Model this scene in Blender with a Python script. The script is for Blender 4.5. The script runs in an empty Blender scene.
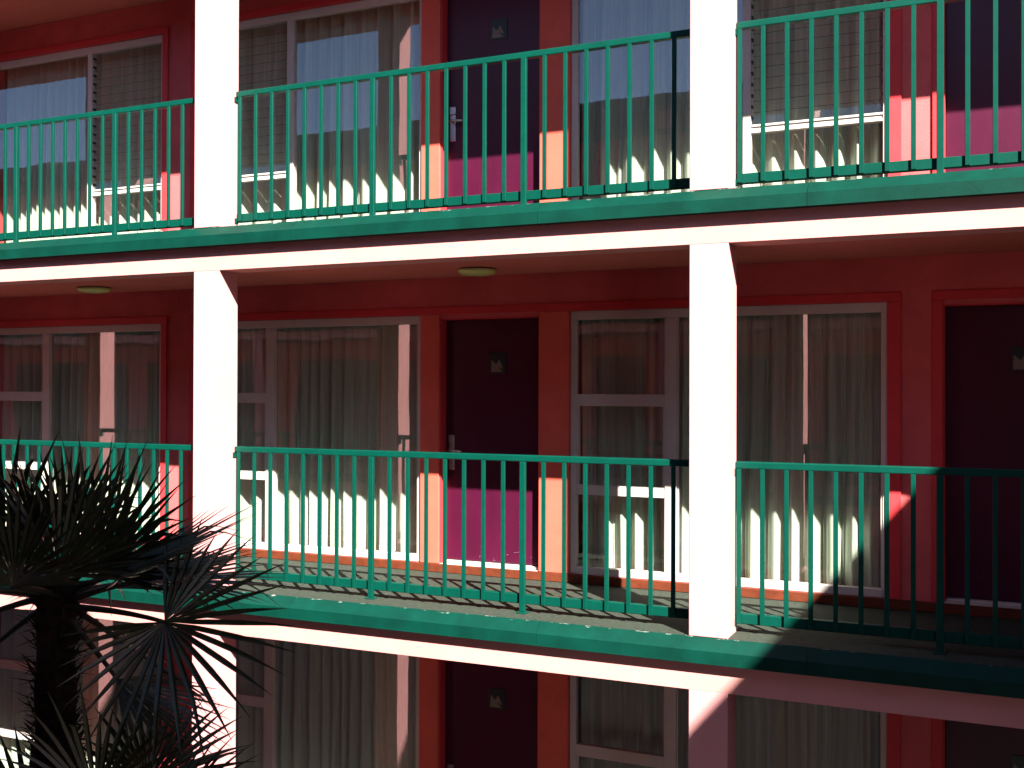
import bpy, bmesh, math, random
from mathutils import Vector, Matrix, noise
R = math.radians
S = bpy.context.scene
C = S.collection

# ------------------------------------------------------------------ measures
H = 2.75            # storey height
W = 1.41            # gallery depth: post front (Y=0) to room wall
PW, PD = .245, .222 # post width, depth
PITCH = 3.896
ZB = 2.42           # underside of beam above its own floor
ZC = 2.45           # gallery ceiling
OV = .066           # overhang of the green edge trim
YR = .207           # railing line
ZR = 1.073          # rail top
FLOORS = {'bottom': -H, 'middle': 0., 'top': H}
SUN = Vector((.985, -1., 1.157)).normalized()

# ------------------------------------------------------------------ materials
def new_mat(name):
    m = bpy.data.materials.new(name); m.use_nodes = True
    nt = m.node_tree
    return m, nt, nt.nodes['Principled BSDF']

def lnk(nt, a, b): nt.links.new(a, b)

def paint(name, col, rough=.6, var=.12, scale=6., bump=.15, bscale=90., chips=None, spec=.4, coat=0., streak=0.):
    """painted surface: uneven colour, fine bump, optional worn chips showing another colour"""
    m, nt, b = new_mat(name)
    N = nt.nodes
    tc = N.new('ShaderNodeTexCoord')
    src = tc.outputs['Object']
    if streak:
        mp = N.new('ShaderNodeMapping'); mp.inputs['Scale'].default_value = (1, 1, streak)
        lnk(nt, src, mp.inputs['Vector']); sv = mp.outputs['Vector']
    else: sv = src
    n1 = N.new('ShaderNodeTexNoise'); n1.inputs['Scale'].default_value = scale
    n1.inputs['Detail'].default_value = 6; n1.inputs['Roughness'].default_value = .65
    lnk(nt, sv, n1.inputs['Vector'])
    r = N.new('ShaderNodeValToRGB')
    r.color_ramp.elements[0].position = .3; r.color_ramp.elements[1].position = .72
    r.color_ramp.elements[0].color = [c*(1-var) for c in col]+[1]
    r.color_ramp.elements[1].color = [min(1, c*(1+var)) for c in col]+[1]
    lnk(nt, n1.outputs['Fac'], r.inputs['Fac'])
    out = r.outputs['Color']
    if chips:
        ccol, cscale, thr = chips[:3]
        n2 = N.new('ShaderNodeTexNoise'); n2.inputs['Scale'].default_value = cscale
        n2.inputs['Detail'].default_value = 5; n2.inputs['Roughness'].default_value = .7
        m2 = N.new('ShaderNodeMapping'); m2.inputs['Scale'].default_value = (.16 if len(chips) > 3 else 1, 1, 1)
        lnk(nt, src, m2.inputs['Vector']); lnk(nt, m2.outputs[0], n2.inputs['Vector'])
        fac = n2.outputs['Fac']
        if len(chips) > 3:                       # chips gather round a worn edge at local height z0
            z0, wd, amt = chips[3:]
            sp = N.new('ShaderNodeSeparateXYZ'); lnk(nt, src, sp.inputs[0])
            d = N.new('ShaderNodeMath'); d.operation = 'SUBTRACT'; d.inputs[1].default_value = z0
            lnk(nt, sp.outputs['Z'], d.inputs[0])
            a = N.new('ShaderNodeMath'); a.operation = 'ABSOLUTE'; lnk(nt, d.outputs[0], a.inputs[0])
            mr = N.new('ShaderNodeMapRange'); mr.inputs['From Max'].default_value = wd
            mr.inputs['To Min'].default_value = amt; mr.inputs['To Max'].default_value = 0
            lnk(nt, a.outputs[0], mr.inputs['Value'])
            ad = N.new('ShaderNodeMath'); lnk(nt, fac, ad.inputs[0]); lnk(nt, mr.outputs[0], ad.inputs[1])
            fac = ad.outputs[0]
        rr = N.new('ShaderNodeValToRGB'); rr.color_ramp.elements[0].position = thr
        rr.color_ramp.elements[1].position = thr+.015
        lnk(nt, fac, rr.inputs['Fac'])
        mx = N.new('ShaderNodeMix'); mx.data_type = 'RGBA'
        lnk(nt, rr.outputs['Color'], mx.inputs[0]); lnk(nt, out, mx.inputs[6])
        mx.inputs[7].default_value = list(ccol)+[1]
        out = mx.outputs[2]
    lnk(nt, out, b.inputs['Base Color'])
    b.inputs['Roughness'].default_value = rough
    b.inputs['Specular IOR Level'].default_value = spec
    b.inputs['Coat Weight'].default_value = coat; b.inputs['Coat Roughness'].default_value = .15
    if bump:
        n3 = N.new('ShaderNodeTexNoise'); n3.inputs['Scale'].default_value = bscale; n3.inputs['Detail'].default_value = 4
        lnk(nt, src, n3.inputs['Vector'])
        bp = N.new('ShaderNodeBump'); bp.inputs['Strength'].default_value = bump; bp.inputs['Distance'].default_value = .01
        lnk(nt, n3.outputs['Fac'], bp.inputs['Height']); lnk(nt, bp.outputs['Normal'], b.inputs['Normal'])
    return m

M = {}
M['post'] = paint('pale pink stucco paint', (.52, .235, .245), .75, .06, 3, .25, 120, spec=.25)
M['beam'] = paint('pale pink beam paint', (.50, .225, .215), .75, .06, 3, .2, 120, spec=.25)
M['wall'] = paint('salmon red stucco', (.52, .098, .104), .8, .17, 2, .3, 110, spec=.2)
M['pier'] = paint('salmon board paint', (.60, .098, .067), .6, .10, 4, .1, 60, spec=.25)
M['trim'] = paint('red trim paint', (.52, .036, .045), .5, .10, 5, .1, 60, spec=.25)
M['ceiling'] = paint('salmon ceiling paint', (.48, .135, .105), .85, .07, 2.5, .2, 80, spec=.2)
M['base'] = paint('orange brown timber strip', (.10, .022, .009), .6, .25, 14, .2, 60, spec=.2)
M['green'] = paint('green gloss rail paint', (.0003, .041, .0295), .42, .14, 9, .06, 70, spec=.14,
                   chips=((.14, .17, .15), 55, .735))
M['fascia'] = paint('green edge trim paint', (.0003, .0275, .0195), .5, .24, 5, .10, 60, spec=.13,
                    chips=((.16, .18, .165), 46, .785, -.002, .013, .22))
M['floor'] = paint('grey green deck coating', (.028, .036, .028), .85, .35, 30, .5, 160, spec=.2,
                   chips=((.1, .11, .1), 60, .74))
M['frame'] = paint('off white window paint', (.48, .43, .41), .5, .06, 8, .05, 60, spec=.3)
M['door'] = paint('plum door paint', (.050, .0032, .0195), .36, .2, 5, .05, 50, spec=.35, streak=.3,
                  chips=((.2, .16, .17), 70, .755, .16, .22, .09))
M['steel'] = paint('brushed steel', (.45, .44, .43), .3, .08, 20, .03, 90)
M['steel'].node_tree.nodes['Principled BSDF'].inputs['Metallic'].default_value = .9
M['slab'] = paint('concrete', (.20, .18, .16), .9, .15, 5, .3, 60)
M['roof'] = paint('grey roof felt', (.10, .095, .09), .95, .2, 4, .3, 60)
M['plate'] = paint('dark teal plate', (.012, .022, .026), .35, .1, 20, 0)
M['motif'] = paint('pale plate motif', (.17, .14, .11), .5, .1, 30, 0)
M['opal'] = paint('opal glass', (.50, .58, .20), .25, .05, 20, 0, spec=.5)
M['dark'] = paint('dark room lining', (.06, .05, .05), .9, .1, 4, 0)
M['ground'] = paint('courtyard paving', (.16, .15, .14), .95, .25, 2.5, .4, 40)
M['trunk'] = paint('palm fibre', (.022, .015, .009), .95, .5, 30, .8, 60, spec=.1)
M['stalk'] = paint('palm stalk', (.016, .017, .008), .5, .3, 20, .1, 60)

def leaf_mat(name, col):
    m, nt, b = new_mat(name); N = nt.nodes
    tc = N.new('ShaderNodeTexCoord')
    n = N.new('ShaderNodeTexNoise'); n.inputs['Scale'].default_value = 14; n.inputs['Detail'].default_value = 4
    lnk(nt, tc.outputs['Object'], n.inputs['Vector'])
    r = N.new('ShaderNodeValToRGB')
    r.color_ramp.elements[0].position = .3; r.color_ramp.elements[1].position = .75
    r.color_ramp.elements[0].color = [c*.6 for c in col]+[1]; r.color_ramp.elements[1].color = [c*1.5 for c in col]+[1]
    lnk(nt, n.outputs['Fac'], r.inputs['Fac']); lnk(nt, r.outputs['Color'], b.inputs['Base Color'])
    b.inputs['Roughness'].default_value = .34; b.inputs['Specular IOR Level'].default_value = .5
    return m
M['leaf'] = leaf_mat('palm leaf', (.028, .037, .015))
M['dry'] = leaf_mat('dry palm leaf', (.026, .017, .009))

def glass_mat(name, tint, base, edge):
    m, nt, b = new_mat(name); N = nt.nodes
    N.remove(b)
    out = N['Material Output']
    tr = N.new('ShaderNodeBsdfTransparent'); tr.inputs['Color'].default_value = list(tint)+[1]
    gl = N.new('ShaderNodeBsdfGlossy'); gl.inputs['Roughness'].default_value = .004
    lw = N.new('ShaderNodeLayerWeight'); lw.inputs['Blend'].default_value = .5
    p = N.new('ShaderNodeMath'); p.operation = 'POWER'; p.inputs[1].default_value = 3.
    lnk(nt, lw.outputs['Facing'], p.inputs[0])
    mr = N.new('ShaderNodeMapRange'); mr.inputs['To Min'].default_value = base; mr.inputs['To Max'].default_value = edge
    lnk(nt, p.outputs[0], mr.inputs['Value'])
    tc = N.new('ShaderNodeTexCoord')
    n = N.new('ShaderNodeTexNoise'); n.inputs['Scale'].default_value = 2.2; n.inputs['Detail'].default_value = 1
    lnk(nt, tc.outputs['Object'], n.inputs['Vector'])
    bp = N.new('ShaderNodeBump'); bp.inputs['Strength'].default_value = .05; bp.inputs['Distance'].default_value = .02
    lnk(nt, n.outputs['Fac'], bp.inputs['Height']); lnk(nt, bp.outputs['Normal'], gl.inputs['Normal'])
    mx = N.new('ShaderNodeMixShader')
    lnk(nt, mr.outputs[0], mx.inputs[0]); lnk(nt, tr.outputs[0], mx.inputs[1]); lnk(nt, gl.outputs[0], mx.inputs[2])
    lnk(nt, mx.outputs[0], out.inputs['Surface'])
    return m
M['glass'] = glass_mat('window glass', (.93, .945, .93), .115, .8)
M['louvre'] = glass_mat('louvre glass', (.94, .955, .94), .10, .7)

def cloth_mat(name, col):
    m, nt, b = new_mat(name); N = nt.nodes
    tc = N.new('ShaderNodeTexCoord')
    mp = N.new('ShaderNodeMapping'); mp.inputs['Scale'].default_value = (60, 60, 1.2)
    lnk(nt, tc.outputs['Object'], mp.inputs['Vector'])
    n = N.new('ShaderNodeTexNoise'); n.inputs['Scale'].default_value = 1; n.inputs['Detail'].default_value = 4
    lnk(nt, mp.outputs[0], n.inputs['Vector'])
    r = N.new('ShaderNodeValToRGB')
    r.color_ramp.elements[0].position = .3; r.color_ramp.elements[1].position = .7
    r.color_ramp.elements[0].color = [c*.86 for c in col]+[1]; r.color_ramp.elements[1].color = [min(1, c*1.1) for c in col]+[1]
    lnk(nt, n.outputs['Fac'], r.inputs['Fac']); lnk(nt, r.outputs['Color'], b.inputs['Base Color'])
    b.inputs['Roughness'].default_value = .9; b.inputs['Specular IOR Level'].default_value = .1
    return m
M['cloth'] = cloth_mat('beige curtain lining', (.53, .57, .50))

# ------------------------------------------------------------------ mesh helpers
class MB:
    def __init__(s): s.bm = bmesh.new(); s.mi = 0
    def box(s, x0, x1, y0, y1, z0, z1, bev=0., seg=1):
        vs = [s.bm.verts.new((x, y, z)) for x in (x0, x1) for y in (y0, y1) for z in (z0, z1)]
        q = [(0, 1, 3, 2), (4, 6, 7, 5), (0, 4, 5, 1), (2, 3, 7, 6), (0, 2, 6, 4), (1, 5, 7, 3)]
        fs = [s.bm.faces.new([vs[i] for i in f]) for f in q]
        for f in fs: f.material_index = s.mi
        if bev:
            es = list({e for f in fs for e in f.edges})
            bmesh.ops.bevel(s.bm, geom=es, offset=bev, segments=seg, affect='EDGES', profile=.5)
        return s
    def prism(s, prof, x0, x1):
        """profile of (y,z) points swept along X"""
        a = [s.bm.verts.new((x0, y, z)) for y, z in prof]; b = [s.bm.verts.new((x1, y, z)) for y, z in prof]
        n = len(prof)
        s.bm.faces.new(a); s.bm.faces.new(b[::-1])
        for i in range(n): s.bm.faces.new([a[i], b[i], b[(i+1) % n], a[(i+1) % n]])
        return s
    def tube(s, pts, rads, n=8, cap=True):
        pts = [Vector(p) for p in pts]; rings = []
        for i, p in enumerate(pts):
            t = (pts[min(i+1, len(pts)-1)]-pts[max(i-1, 0)]).normalized()
            u = t.orthogonal().normalized() if i == 0 else (rings[-1][1]-t*rings[-1][1].dot(t)).normalized()
            v = t.cross(u); rr = rads[i] if hasattr(rads, '__len__') else rads
            rings.append(([s.bm.verts.new(p+(u*math.cos(2*math.pi*k/n)+v*math.sin(2*math.pi*k/n))*rr) for k in range(n)], u))
        for (a, _), (b, _) in zip(rings, rings[1:]):
            for k in range(n):
                f = s.bm.faces.new([a[k], a[(k+1) % n], b[(k+1) % n], b[k]]); f.smooth = True; f.material_index = s.mi
        if cap:
            s.bm.faces.new(rings[0][0][::-1]); s.bm.faces.new(rings[-1][0])
        return s
    def build(s, name, mats, parent=None, loc=(0, 0, 0), recalc=True):
        if recalc: bmesh.ops.recalc_face_normals(s.bm, faces=s.bm.faces[:])
        me = bpy.data.meshes.new(name); s.bm.to_mesh(me); s.bm.free()
        for m in (mats if isinstance(mats, (list, tuple)) else [mats]): me.materials.append(m)
        o = bpy.data.objects.new(name, me); C.objects.link(o); o.location = loc
        if parent: o.parent = parent
        return o

def empty(name, loc=(0, 0, 0), parent=None):
    o = bpy.data.objects.new(name, None); C.objects.link(o); o.location = loc; o.empty_display_size = .2
    if parent: o.parent = parent
    return o
def tag(o, label, cat, group=None):
    o['label'] = label; o['category'] = cat
    if group: o['group'] = group
    return o
def dup(o, parent=None, dz=0., dx=0.):
    c = o.copy(); C.objects.link(c)
    if parent: c.parent = parent
    c.location = o.location+Vector((dx, 0, dz))
    return c

# ------------------------------------------------------------------ ground
g = MB(); g.box(-400, 400, -400, 400, -H-.4, -H-.12)
gr = g.build('ground', M['ground']); gr['kind'] = 'structure'

# ------------------------------------------------------------------ the motel
XL, XR = -9.0, 9.26
motel = empty('motel_building', (0, W, -H-.12))
tag(motel, 'three storey pink motel block with open galleries and green edge bands, filling the photo', 'building')
MO = Vector(motel.location)
def part(mb, name, mat, parent=None, off=(0, 0, 0)):
    """link a mesh written in world coordinates (floor-relative z) as a part; off = origin in world"""
    par = parent or motel
    base = Vector((0, 0, 0)); q = par
    while q: base += Vector(q.location); q = q.parent
    return mb.build(name, mat, par, Vector(off)-base)

SX = [-2*PITCH, -PITCH, 0, PITCH, 2*PITCH]
# openings, floor-relative: (x0,x1,z0,z1)
WIN = {'Z': (-3.93, -1.60), 'A': (-1.17, 1.21), 'B': (2.55, 4.93)}
DOORS = [(1.39, 2.29), (5.29, 6.19)]
Z0W, Z1W, Z1D = .07, 2.14, 2.11
for fname, fz in FLOORS.items():
    # room wall with openings, butted pieces
    m = MB(); ops = sorted([(a, b, Z0W, Z1W) for a, b in WIN.values()]+[(a, b, 0., Z1D) for a, b in DOORS])
    x = XL
    for a, b, z0, z1 in ops:
        if a > x: m.box(x, a, W, W+.2, 0, ZC)
        m.box(a, b, W, W+.2, z1, ZC)
        if z0 > 0: m.box(a, b, W, W+.2, 0, z0)
        x = b
    m.box(x, XR, W, W+.2, 0, ZC)
    part(m, 'wall', M['wall'], off=(0, 0, fz))
    # trim boards
    t = MB(); T0 = W-.018
    for a, b in ((-3.99, -1.53), (-1.26, 5.02), (5.22, 6.26)): t.box(a, b, T0, W+.03, Z1W+.002, 2.205, .003)
    for a, b in ((-1.60, -1.53), (-1.26, -1.17), (4.93, 5.02), (5.22, 5.29), (6.19, 6.26), (-3.99, -3.93)):
        t.box(a, b, T0, W-.001, Z0W+.002, Z1W, .003)
    part(t, 'trim', M['trim'], off=(0, 0, fz))
    t = MB()
    for a, b in ((1.212, 1.388), (2.292, 2.548)): t.box(a, b, T0, W-.001, Z0W+.002, Z1W, .003)
    part(t, 'pier_board', M['pier'], off=(0, 0, fz))
    # timber base strip
    t = MB(); t.box(XL, XR, W-.028, W-.002, .002, Z0W, .003)
    part(t, 'base_strip', M['base'], off=(0, 0, fz))
    # gallery deck, ceiling, beam, green edge
    t = MB(); t.box(XL, XR, .004, W-.001, -.06, 0)
    part(t, 'gallery_floor', M['floor'], off=(0, 0, fz))
    t = MB(); t.box(XL, XR, PD, W-.001, ZC, ZC+.02)
    part(t, 'ceiling', M['ceiling'], off=(0, 0, fz))
    t = MB(); t.box(XL, XR, 0, PD, ZB, H-.06)
    part(t, 'beam', M['beam'], off=(0, 0, fz))
    t = MB(); t.box(XL, XR, PD+.001, W+6, ZC+.021, H-.062)
    part(t, 'floor_slab', M['slab'], off=(0, 0, fz))
    # green edge band (in sections with a joint) at the top of this storey
    t = MB(); xs = [XL, -4.6, -1.5, .95, 2.9, 4.62, 6.9, XR]
    for a, b in zip(xs, xs[1:]):
        t.prism([(.003, .0), (-OV, -.070), (-OV-.001, -.149), (.003, -.149)], a+.0012, b-.0012)
    part(t, 'edge_band', M['fascia'], off=(0, 0, fz+H))
    # posts
    for x in SX:
        t = MB(); t.box(0, PW, .0, PD, 0, ZB, .004)
        part(t, 'post', M['post'], off=(x, 0, fz))

# rear of the block and the roof
t = MB(); t.box(XL, XR, W+6, W+6.2, -H-.12, 3*H-.06); part(t, 'rear_wall', M['wall'])
t = MB(); t.box(XL-.2, XL, .0, W+6.2, -H-.12, 3*H-.06); part(t, 'end_wall', M['wall'])
t = MB(); t.box(XL-.3, XR, -.0, W+6.4, 3*H-.058, 3*H+.02); part(t, 'roof', M['roof'])
t = MB()
t.box(XL, XR, W+1.6, W+1.7, -H, 2*H+ZC); part(t, 'room_partition', M['dark'])
t = MB(); t.box(XL, XR, .0, W+6, -H-.11, -H-.061); part(t, 'footing', M['slab'])

# windows ------------------------------------------------------------
F0, F1 = W+.012, W+.062     # frame faces
G0, G1 = W+.034, W+.039     # glass faces
def pane(x0, x1, z0, z1, par, fz):
    t = MB(); t.box(x0-.008, x1+.008, G0, G1, z0-.008, z1+.008)
    return part(t, 'pane', M['glass'], par, off=((x0+x1)/2, W, fz)) if False else part(t, 'pane', M['glass'], par, off=(0, 0, fz))

def window(key, fz, kind):
    x0, x1 = WIN[key]
    w = empty('window', Vector((x0, W, fz+Z0W))-MO, motel)
    f = MB(); e = .002
    L, Rr = (.055, .035)
    f.box(x0+e, x0+L, F0, F1, Z0W+e, Z1W-e, .003); f.box(x1-Rr, x1-e, F0, F1, Z0W+e, Z1W-e, .003)
    f.box(x0+L, x1-Rr, F0, F1, Z1W-.07, Z1W-e, .003); f.box(x0+L, x1-Rr, F0-.012, F1, Z0W+e, Z0W+.06, .003)
    zi0, zi1 = Z0W+.06, Z1W-.07
    gl = []
    if kind == 'lites':
        a, b = x0+.77, x0+.865
        f.box(a, b, F0-.004, F1+.01, zi0, zi1, .003)
        for r0, r1 in ((.695, .775), (1.392, 1.485)): f.box(x0+L, a, F0+.003, F1-.002, r0, r1, .003)
        # narrow sash edges round the middle light
        f.box(x0+L, x0+L+.018, F0+.012, F1-.006, .775, 1.392); f.box(a-.018, a, F0+.012, F1-.006, .775, 1.392)
        gl = [(x0+L, a, zi0, .695), (x0+L, a, .775, 1.392), (x0+L, a, 1.485, zi1), (b, x1-Rr, zi0, zi1)]
        # thin glazing bead round the large light
        for p in ((b, b+.012, zi0, zi1), (x1-Rr-.012, x1-Rr, zi0, zi1)): f.box(p[0], p[1], F0+.008, F0+.02, p[2], p[3])
        lou = None
    else:
        if kind == 'louvre_left': a, b = x0+.99, x0+1.06; la, lb, ga, gb = x0+L, a, b, x1-Rr
        else: a, b = x0+1.36, x0+1.42; la, lb, ga, gb = b, x1-Rr, x0+L, a
        f.box(a, b, F0-.004, F1+.01, zi0, zi1, .003)
        f.box(la, lb, F0, F1, .662, .682, .002); f.box(la, lb, F0+.012, F1, .684, .706, .002); f.box(la, lb, F0+.002, F1, .7075, .724, .002)
        gl = [(ga, gb, zi0, zi1), (la, lb, zi0, .662)]
        lou = (la, lb, .735, zi1-.01)
    part(f, 'frame', M['frame'], w, off=(0, 0, fz))
    for q in gl: pane(*q, w, fz)
    if lou:
        la, lb, z0, z1 = lou; t = MB(); n = int((z1-z0)/.079); sp = (z1-z0)/n
        for i in range(n):
            zc = z0+(i+.5)*sp; th = R(17); hh = .046
            yc = W+.04
            dy, dz = math.sin(th)*hh, math.cos(th)*hh
            nx = Vector((0, math.cos(th), math.sin(th)))*.0025
            vs = []
            for x in (la+.012, lb-.012):
                for s, q in ((-1, -1), (-1, 1), (1, 1), (1, -1)):
                    vs.append(t.bm.verts.new((x, yc+s*dy+q*nx.y, zc+s*dz-q*nx.z)))
            for fc in ((0, 1, 2, 3), (7, 6, 5, 4), (0, 4, 5, 1), (1, 5, 6, 2), (2, 6, 7, 3), (3, 7, 4, 0)):
                t.bm.faces.new([vs[k] for k in fc])
            t.mi = 1
            t.box(la+.001, la+.013, yc-.020, yc+.016, zc-.010, zc+.010)
            t.box(lb-.010, lb-.001, yc-.012, yc+.016, zc-.008, zc+.008)
            t.box(la+.013, lb-.010, yc-dy-.003, yc-dy+.001, zc-dz-.0022, zc-dz+.0002)
            t.mi = 0
        for fc in t.bm.faces: pass
        part(t, 'louvre', [M['louvre'], M['plate']], w, off=(0, 0, fz))
    return w
KINDS = {'bottom': {'Z': 'lites', 'A': 'lites', 'B': 'lites'}, 'middle': {'Z': 'lites', 'A': 'lites', 'B': 'lites'},
         'top': {'Z': 'louvre_right', 'A': 'louvre_left', 'B': 'louvre_right'}}
for fn, fz in FLOORS.items():
    for k in 'ZAB': window(k, fz, KINDS[fn][k])

# doors ----------------------------------------------------------------
def door(x0, x1, fz, hs=1):
    Y = W+.085
    d = empty('door', Vector((x0, Y, fz+.09))-MO, motel)
    t = MB(); t.box(x0+.012, x1-.012, Y, Y+.045, .098, Z1D-.012, .004)
    part(t, 'door_panel', M['door'], d, off=(0, 0, fz))
    t = MB()   # jamb lining
    t.box(x0+.001, x0+.011, W+.002, Y+.06, .075, Z1D-.001); t.box(x1-.011, x1-.001, W+.002, Y+.06, .075, Z1D-.001)
    t.box(x0+.011, x1-.011, W+.002, Y+.06, Z1D-.011, Z1D-.001)
    part(t, 'door_frame', M['trim'], d, off=(0, 0, fz))
    t = MB(); t.box(x0+.001, x1-.001, W-.001, Y+.06, .002, .074, .002)
    t.box(x0+.02, x1-.02, Y-.05, Y+.05, .074, .094, .004)
    part(t, 'threshold', M['frame'], d, off=(0, 0, fz))
    # lock plate and lever on the left edge
    hx = x0+.07 if hs > 0 else x1-.07
    t = MB()
    t.box(hx-.028, hx+.028, Y-.016, Y+.001, 1.07, 1.14, .006)
    t.box(hx-.026, hx+.026, Y-.010, Y+.001, .85, 1.07, .004)
    t.tube([(hx, Y, 1.01), (hx, Y-.055, 1.01)], .011, 10)
    t.tube([(hx-.01*hs, Y-.055, 1.01), (hx+.05*hs, Y-.056, 1.01), (hx+.115*hs, Y-.05, 1.005)], [.011, .010, .008], 10)
    part(t, 'handle', M['steel'], d, off=(0, 0, fz))
    # small dark plate with a pale motif
    cx = (x0+x1)/2+.045; zc = 1.735
    t = MB(); t.box(cx-.075, cx+.075, Y-.007, Y+.001, zc-.085, zc+.085, .002)
    t.mi = 1
    for tri in (((-.06, -.07), (.045, -.07), (-.055, .03)), ((-.02, -.02), (.05, -.045), (.012, .03))):
        vs = [t.bm.verts.new((cx+a, Y-.0082, zc+b)) for a, b in tri]
        f = t.bm.faces.new(vs); f.material_index = 1
    part(t, 'door_sign', [M['plate'], M['motif']], d, off=(0, 0, fz))
for fn, fz in FLOORS.items():
    for (a, b), hs in zip(DOORS, (1, -1)): door(a, b, fz, hs)

# ------------------------------------------------------------------ curtains
def curtain(x0, x1, fz, seed, label, Yc=W+.21, amp=.070, gap=None, flare=1.):
    rnd = random.Random(seed)
    t = MB(); step = .0085
    n = int((x1-x0)/step); nz = 18
    z0, z1 = .10, 2.22
    ph = rnd.uniform(0, 6); phs = []; wv = []
    cur = ph
    wl = rnd.uniform(.085, .19); amp *= rnd.uniform(.75, 1.2); nxt = x0
    amps = []
    a0 = rnd.uniform(.6, 1.1); a1 = rnd.uniform(.6, 1.1)
    for i in range(n+1):
        x = x0+(x1-x0)*i/n
        cur += 2*math.pi*step/(wl*(1+.75*noise.noise((x*2.1, seed*7.1, 0))))
        phs.append(cur)
        amps.append(.85+.7*noise.noise((x*3.1, seed*3.3, 5.)))
    grid = []
    for j in range(nz+1):
        v = j/nz; z = z0+(z1-z0)*v
        row = []
        k = (1-v)
        for i in range(n+1):
            x = x0+(x1-x0)*i/n
            p = phs[i]+.35*k*math.sin(x*9+seed)
            s = .80*math.sin(p)+.26*math.sin(2*p+1.1+.6*v)+.16*math.sin(3.3*p+seed)
            am = amp*amps[i]*(.75+.45*k*flare)
            y = Yc+am*s+.018*noise.noise((x*1.3, v*1.6, seed))+.008*noise.noise((x*9, v*5, seed+9.))
            dx = .012*math.cos(p)*(.5+.5*k)+.03*k*noise.noise((x*1.7, seed*1.9, 2.))*flare
            row.append(t.bm.verts.new((x+dx-x0, y-Yc, z+(.012*noise.noise((x*5, seed, 1.)) if j == 0 else 0)-z0)))
        grid.append(row)
    for j in range(nz):
        for i in range(n):
            f = t.bm.faces.new([grid[j][i], grid[j][i+1], grid[j+1][i+1], grid[j+1][i]]); f.smooth = True
    o = t.build('curtain', M['cloth'], None, (x0, Yc, fz+z0))
    tag(o, label, 'curtain', 'pleated curtains behind the gallery windows')
    return o
CL = {
 ('top', 'Z'): 'beige pleated curtain behind the far left window on the top floor',
 ('top', 'A'): 'pleated curtain in the top floor window left of the door, half behind louvred glass',
 ('top', 'B'): 'pleated curtain in the top floor window right of the door, passing behind the white post',
 ('middle', 'Z'): 'beige curtain of the middle floor far left window, above the palm',
 ('middle', 'A'): 'long beige curtain left of the plum door on the middle floor, sunlit hem',
 ('middle', 'B'): 'curtain in the middle floor window right of the plum door, folds crumpled in the sun',
 ('bottom', 'Z'): 'shaded curtain of the lowest floor behind the palm trunk',
 ('bottom', 'A'): 'shaded olive beige curtain of the lowest floor, left of its dark door',
 ('bottom', 'B'): 'very dark curtain of the lowest floor, right of its dark door',
}
sd = 1
for fn, fz in FLOORS.items():
    for k in 'ZAB':
        a, b = WIN[k]; sd += 1
        curtain(a+.03, b-.02, fz, sd*1.37, CL[(fn, k)], flare=1.6 if (fn, k) == ('middle', 'B') else 1.)

# ------------------------------------------------------------------ ceiling lights
def ceiling_light(x, y, z, label):
    r = empty('ceiling_light', (x, y, z)); tag(r, label, 'ceiling light', 'round ceiling lights of the middle gallery')
    t = MB(); t.tube([(0, 0, -.001), (0, 0, -.0095)], [.11, .11], 32); t.build('mount', M['frame'], r)
    t = MB(); pr = [(.150, -.010), (.150, -.022), (.138, -.036), (.10, -.048), (.05, -.054), (.006, -.055)]
    t.tube([(0, 0, b) for a, b in pr], [a for a, b in pr], 32); t.build('lamp_shade', M['opal'], r)
ceiling_light(1.97, .93, ZC, 'round opal ceiling light over the middle gallery in front of the plum door')
ceiling_light(-1.95, .91, ZC, 'round opal ceiling light above the far left window of the middle gallery')

# ------------------------------------------------------------------ railings
def railing(x0, x1, fz, label, xs0, thick, step):
    r = empty('balcony_railing', (x0, YR, fz)); tag(r, label, 'railing', 'green gallery railings between the posts')
    L = x1-x0
    t = MB(); t.box(.002, L-.002, -.024, .026, ZR-.044, ZR, .006, 2); t.build('top_rail', M['green'], r)
    t = MB(); t.box(.002, L-.002, -.012, .034, .060, .124, .004); t.build('bottom_rail', M['green'], r)
    base = None
    x = xs0; i = 0
    bm_mesh = None; tm = None
    while x < x1-.02:
        xx = x-x0
        if i in thick:
            if tm is None:
                t = MB(); t.box(-.020, .020, -.0425, -.0125, .012, ZR-.0445, .003)
                t.box(-.035, .035, -.062, .006, .001, .0115, .002)
                o = t.build('support_post', M['green'], r, (xx, 0, 0)); tm = o
            else:
                o = dup(tm, r); o.location = (xx, 0, 0)
        else:
            if bm_mesh is None:
                t = MB(); t.box(-.0138, .0138, -.0310, -.0125, .064, ZR-.0445, .002)
                o = t.build('baluster', M['green'], r, (xx, 0, 0)); bm_mesh = o
            else:
                o = dup(bm_mesh, r); o.location = (xx, 0, 0)
        x += step; i += 1
    t = MB()
    for xx in (.0, L-.008):
        t.box(xx, xx+.008, -.040, .012, ZR-.085, ZR-.0445, .001); t.box(xx, xx+.008, -.030, .012, .05, .0895, .001)
    t.build('wall_bracket', M['green'], r)
    return r
RL = {
 ('middle', 0): 'green balcony railing behind the palm fronds, middle floor left bay',
 ('middle', 1): 'green balcony railing across the plum door on the middle floor, fully sunlit between two posts',
 ('middle', 2): 'green balcony railing of the middle floor right bay, fading into deep shadow',
 ('top', 0): 'green balcony railing of the top floor left bay, before the louvred window',
 ('top', 1): 'green balcony railing across the top floor door with silver lever, between two posts',
 ('top', 2): 'green balcony railing of the top floor right bay, at the top right corner',
}
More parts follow.
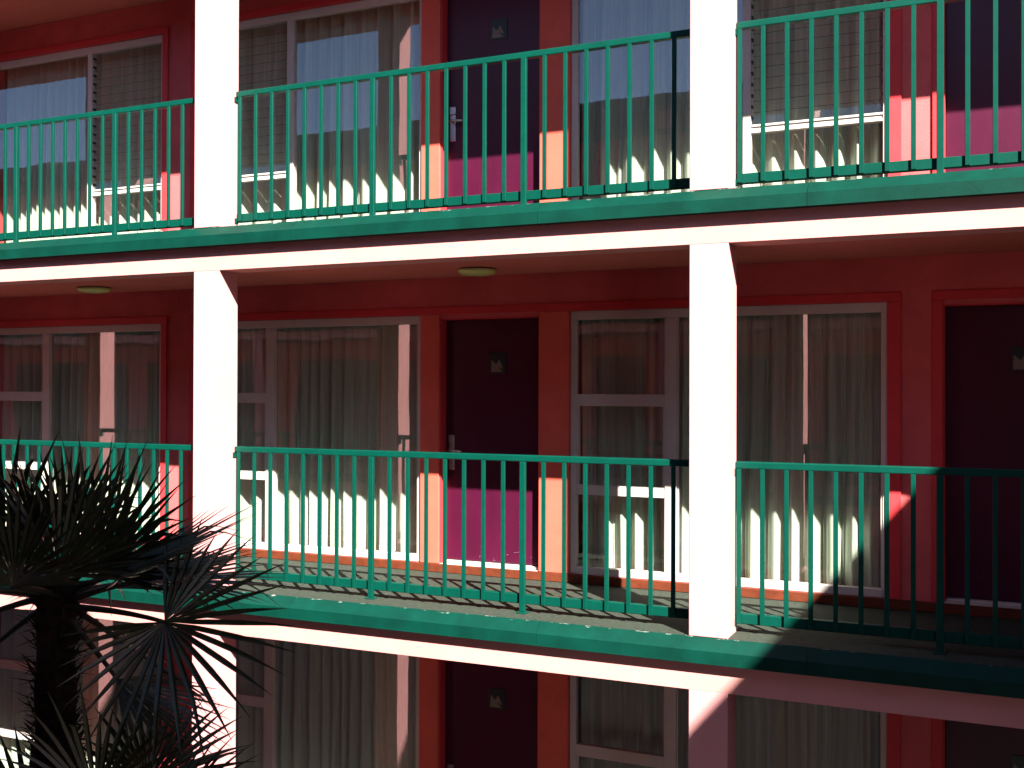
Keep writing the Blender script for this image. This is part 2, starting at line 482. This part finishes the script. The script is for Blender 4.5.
for fn in ('middle', 'top'):
    fz = FLOORS[fn]
    for b in range(3):
        x0 = (b-1)*PITCH+PW; x1 = b*PITCH
        s0, step, th = {0: (-3.371, .1405, (1, 9, 17)), 1: (.288, .1503, (8, 16)), 2: (4.165, .1462, (8, 16))}[b]
        railing(x0, x1, fz, RL[(fn, b)], s0, th, step)

# ------------------------------------------------------------------ neighbouring wings of the courtyard
def gallery_wing(name, label, length, rz, loc, roof_z, levels, cols):
    """simple gallery block: local x along the front, local y into the block, front at y=0"""
    w = empty(name, loc); w.rotation_euler = (0, 0, rz); tag(w, label, 'building')
    D = 9.
    t = MB(); t.box(0, length, 1.5, D, .0, roof_z-.25)
    t.build('wall', M['wall'], w)
    t = MB(); t.box(-.1, length+.1, 0, D+.3, roof_z-.25, roof_z); t.build('roof', M['roof'], w)
    for z in levels:
        t = MB(); t.box(0, length, .06, 1.5, z-.3, z); t.build('gallery_floor', M['beam'], w)
        if z > .5:
            t = MB(); t.box(0, length, .0, .059, z-.15, z); t.build('edge_band', M['green'], w)
    zs = [0]+[z for z in levels]
    for i in range(cols):
        x = .2+(length-.65)*i/(cols-1)
        lev = sorted(set([0.]+list(levels)))
        for z0, z1 in zip(lev, [l-.3 for l in lev[1:]]+[roof_z-.25]):
            t = MB(); t.box(x, x+.245, .06, .28, z0, z1, .004); t.build('post', M['post'], w)
    for z in sorted(set([0.]+list(levels))):
        x = 1.2
        while x < length-2.5:
            d = MB(); d.box(x, x+.9, 1.47, 1.499, z+.02, z+2.1); d.build('door', M['door'], w)
            d = MB(); d.box(x+1.2, x+3.3, 1.475, 1.499, z+.1, z+2.1)
            o = d.build('window', M['dark'], w)
            x += 3.9
    return w
G = -H-.12
# opposite wing, where the photographer stands: front at Y=-7, facing +Y
gallery_wing('gallery_wing', 'opposite pink motel wing across the courtyard, behind the photographer', 40., math.pi, (9.0, -7.0, G), 6.2-G,
             [2.87, 5.62], 11)
# right wing, its eaves throw the diagonal shadow
gallery_wing('gallery_wing', 'pink motel wing closing the right side of the courtyard, in its own shade', 8.6, R(-90), (9.23, 1.4, G), 5.68-G, [2.87, 5.62], 3)

# ------------------------------------------------------------------ fan palms
RT = Vector((.91, .415, 0)); TW = Vector((.415, -.91, 0)); UP = Vector((0, 0, 1))
def vec(r, u, t): return (RT*r+UP*u+TW*t)

def frond_mesh(rnd, L, nseg, spread, wmax, droop, fold):
    """fan blade in local space: axis +X, normal +Z, hub at the origin; gravity is applied later by world dir"""
    segs = []
    for i in range(nseg):
        u = (i+.5)/nseg*2-1
        ang = u*spread
        l = L*(1-.30*abs(u)**2.2)*rnd.uniform(.90, 1.06)
        segs.append((ang+rnd.gauss(0, .012), l, u))
    return segs

def frond(par, base, hub, axis, normal, rnd, L=.55, nseg=34, spread=R(125), wmax=.021, droop=.10, cup=.25, mat='leaf', stalk_r=.011):
    """one palm leaf: mesh part (blade) whose origin is the stalk foot, child stalk"""
    base = Vector(base); hub = Vector(hub)
    ax = Vector(axis).normalized(); nm = Vector(normal); nm = (nm-ax*nm.dot(ax)).normalized(); sd = nm.cross(ax)
    t = MB(); dth = 2*spread/nseg; K = 9
    for ang, l, u in frond_mesh(rnd, L, nseg, spread, wmax, droop, cup):
        d0 = ax*math.cos(ang)+sd*math.sin(ang)
        side = nm.cross(d0).normalized()
        lift = cup*(.6+.4*abs(u))
        bend = droop*rnd.uniform(.5, 1.6); brk = rnd.random() < .10
        rows = []
        for k in range(K+1):
            s = k/K; r = max(.0015, s*l)
            wfree = wmax*min(1., (1-s)*2.4+.02)
            wj = 2*r*math.tan(dth/2)*.99
            wd = max(.0012, min(wj, wfree))
            p = d0*r+nm*(lift*r*(.35+.25*s)) - UP*(bend*s**2.6*l)
            if brk and s > .7: p -= UP*((s-.7)*.7*l)
            v = .45*wd                      # V fold
            a = p-side*wd*.5; b = p-nm*v*.8; c = p+side*wd*.5
            rows.append([t.bm.verts.new(hub-base+q) for q in (a, b, c)])
        for a, b in zip(rows, rows[1:]):
            for i in (0, 1):
                t.bm.faces.new([a[i], a[i+1], b[i+1], b[i]])
    off = base-Vector(par.location)
    o = t.build('frond', M[mat], par, off, recalc=False)
    st = MB(); mid = (hub-base)*.5+UP*(.06*(hub-base).length)
    n = 7; pts = []
    for k in range(n+1):
        s = k/n
        pts.append(Vector((0, 0, 0))*(1-s)**2+mid*2*s*(1-s)+(hub-base)*s*s)
    st.tube(pts, [stalk_r*1.5*(1-.55*k/n) for k in range(n+1)], 7)
    so = st.build('stalk', M['stalk'], o)
    return o

def palm_trunk(par, foot, top, r0, r1, rnd, spikes):
    t = MB(); n = 26; pts = []; rads = []
    axis = Vector(top)-Vector(foot)
    for k in range(n+1):
        s = k/n; p = axis*s+Vector((.05*math.sin(s*3), .03*math.sin(s*2+1), 0))*s*(1-s)*4
        pts.append(p); rads.append((r0*(1-s)+r1*s)*(1+.10*(k % 2)))
    t.tube(pts, rads, 18)
    L = axis.length
    for i in range(spikes):                     # shaggy fibre and old leaf bases
        s = rnd.uniform(.25, .995); a = rnd.uniform(0, 2*math.pi)
        k = min(n-1, int(s*n)); p = pts[k].lerp(pts[k+1], s*n-k); r = rads[k]*.93
        o = Vector((math.cos(a), math.sin(a), 0)); q = p+o*r
        ln = rnd.uniform(.04, .115); d = (o*rnd.uniform(.35, 1.)+UP*rnd.uniform(-.3, 1.0)+Vector((rnd.gauss(0, .3), rnd.gauss(0, .3), 0))).normalized()
        w = rnd.uniform(.003, .016); tg = Vector((-o.y, o.x, 0))
        v = [t.bm.verts.new(q+tg*w), t.bm.verts.new(q-tg*w), t.bm.verts.new(q+d*ln), t.bm.verts.new(q+d*ln*.4+o*.006)]
        for f in ((0, 1, 3), (0, 3, 2), (3, 1, 2)): t.bm.faces.new([v[j] for j in f])
    return t.build('trunk', M['trunk'], par, Vector(foot)-Vector(par.location), recalc=False)

CAM = Vector((5.6847, -6.5653, 1.5116)); YAW, PIT, ROL, FOC = R(24.508), R(.347), R(.170), 1084.7
rnd = random.Random(11)
P0 = Vector((2.25, -3.52, G))
palm = empty('palm_tree', P0)
tag(palm, 'tall fan palm with dark shaggy trunk and spiky fronds in front of the left bay', 'palm tree')
crown = Vector((2.39, -3.5, .72))
palm_trunk(palm, P0, crown+Vector((-.02, 0, .06)), .135, .062, rnd, 1900)
def at(r, u, t=0.): return crown+vec(r, u, t)
# r, u in metres right of / above the crown as one faces it, t towards the courtyard's far side viewer
FR = [  # hub(r,u,t), axis(r,u,t), normal(r,u,t), L, spread, opts
 ((.04, .10, .12), (.16, 1, .05), (-.15, -.1, 1), .48, 80, {}),
 ((-.19, .16, .05), (-.30, 1, .1), (.2, -.15, 1), .52, 80, {}),
 ((.13, .06, -.10), (.55, .85, .0), (-.3, .2, .9), .46, 62, {'droop': .03}),
 ((.12, .10, .02), (.50, 1, .1), (-.2, -.1, 1), .50, 74, {'droop': .03}),
 ((.27, .10, .12), (1, .40, .05), (-.36, .92, .16), .50, 76, {'droop': .03}),
 ((.30, .05, -.05), (1, .22, -.15), (-.2, 1, .12), .42, 80, {'droop': .05}),
 ((.47, -.05, .22), (.80, -.50, .35), (.05, .50, .85), .44, 140, {'droop': .05, 'nsc': .8}),
 ((.24, -.30, .06), (.82, -.56, .10), (.56, .82, .12), .44, 66, {'droop': .06}),
 ((-.30, .06, .20), (-.9, .30, .3), (.2, .5, .8), .50, 105, {}),
 ((-.36, -.10, .05), (-.9, -.40, .1), (-.3, .9, .2), .48, 90, {}),
 ((-.02, .10, .36), (-.1, .35, .95), (0, 1, -.3), .40, 100, {'droop': .06}),
 ((.30, .0, -.32), (.7, .05, -.8), (.1, 1, .2), .46, 100, {'droop': .1}),
 ((-.3, .0, -.32), (-.7, .05, -.8), (.1, 1, .2), .48, 100, {'droop': .15}),
 ((.0, -.05, -.42), (.05, -.1, -1), (0, 1, 0), .48, 100, {'droop': .2}),
 ((-.36, .14, -.05), (-1, .4, -.1), (.3, .9, .3), .50, 95, {}),
 ((-.34, -.26, -.05), (-.8, -.7, -.1), (-.6, .7, .2), .44, 75, {'mat': 'dry'}),
 ((.16, -.26, -.28), (.4, -.6, -.7), (.3, .8, .0), .42, 70, {'mat': 'dry'}),
 ((.03, .22, .0), (.10, 1, -.1), (.75, 0, .65), .34, 60, {'cup': .35, 'droop': .0}),
 ((-.06, .20, .08), (-.1, 1, .15), (-.6, .1, .8), .34, 55, {'cup': .35, 'droop': .0}),
 ((-.12, .08, .12), (-.2, 1, .3), (.1, -.3, 1), .38, 85, {'cup': .3, 'droop': .0}),
]
for h, a, nrm, L, spd, op in FR:
    b = crown+Vector((rnd.uniform(-.03, .03), rnd.uniform(-.03, .03), rnd.uniform(-.06, .03)))
    k = op.pop('nsc', 1.)
    frond(palm, b, at(*h), vec(*a), vec(*nrm), rnd, L=L*1.13, nseg=int((spd/125*26+6)*k), spread=R(spd), **op)

P1 = Vector((2.72, -3.55, G))
palm2 = empty('palm_tree', P1)
tag(palm2, 'lower young fan palm at the bottom left edge, just right of the shaggy trunk', 'palm tree')
crown2 = Vector((2.66, -3.55, -.17))
palm_trunk(palm2, P1, crown2, .09, .07, rnd, 500)
def at2(r, u, t=0.): return crown2+vec(r, u, t)
FR2 = [
 ((.02, .20, .12), (.18, 1, .15), (-.05, -.1, 1), .50, 80, {}),
 ((.22, .10, .10), (.9, .45, .1), (-.3, .8, .5), .48, 90, {}),
 ((.10, .16, -.2), (.3, .6, -.7), (.1, .6, .7), .46, 95, {}),
 ((-.24, .10, .05), (-.9, .5, .1), (.3, .8, .5), .46, 90, {}),
 ((.22, -.05, -.1), (.9, -.25, -.2), (.2, .9, .3), .46, 95, {'droop': .2}),
 ((-.05, .0, .26), (-.1, .1, 1), (0, 1, 0), .44, 100, {'droop': .25}),
 ((-.15, .0, -.3), (-.4, .1, -.9), (0, 1, 0), .46, 100, {'droop': .25}),
]
for h, a, nrm, L, spd, op in FR2:
    frond(palm2, crown2, at2(*h), vec(*a), vec(*nrm), rnd, L=L, nseg=int(spd/125*26)+6, spread=R(spd), **op)

# ------------------------------------------------------------------ light
w = bpy.data.worlds.new('World'); S.world = w; w.use_nodes = True
nt = w.node_tree; bg = nt.nodes['Background']
sky = nt.nodes.new('ShaderNodeTexSky'); sky.sky_type = 'NISHITA'; sky.sun_disc = False
sky.air_density = .5; sky.dust_density = .3; sky.sun_elevation = math.asin(SUN.z); sky.sun_rotation = math.atan2(SUN.x, SUN.y)
nt.links.new(sky.outputs['Color'], bg.inputs['Color']); bg.inputs['Strength'].default_value = .05
sl = bpy.data.lights.new('sun', 'SUN'); sl.energy = 5.; sl.angle = R(.5); sl.color = (1., .94, .82)
so = bpy.data.objects.new('sun', sl); C.objects.link(so)
so.rotation_euler = SUN.to_track_quat('Z', 'Y').to_euler(); so.location = (12, -12, 14)

# ------------------------------------------------------------------ camera
cd = bpy.data.cameras.new('camera'); co = bpy.data.objects.new('camera', cd); C.objects.link(co)
cd.sensor_width = 36; cd.lens = FOC/1024*36; cd.clip_end = 1500; cd.clip_start = .05
fw = Vector((-math.sin(YAW)*math.cos(PIT), math.cos(YAW)*math.cos(PIT), math.sin(PIT)))
rt = Vector((math.cos(YAW), math.sin(YAW), 0)); up = rt.cross(fw)
rt2 = rt*math.cos(ROL)+up*math.sin(ROL); up2 = up*math.cos(ROL)-rt*math.sin(ROL)
mat = Matrix((rt2, up2, -fw)).transposed().to_4x4(); mat.translation = CAM
co.matrix_world = mat
S.camera = co

S.render.engine = 'CYCLES'
S.cycles.use_denoising = True
S.cycles.max_bounces = 10; S.cycles.transparent_max_bounces = 16; S.cycles.diffuse_bounces = 5
S.cycles.sample_clamp_indirect = 6
S.view_settings.view_transform = 'Standard'; S.view_settings.look = 'None'
S.view_settings.exposure = 2.45; S.view_settings.gamma = 1; S.view_settings.use_curve_mapping = False
S.render.resolution_x, S.render.resolution_y = 1024, 768
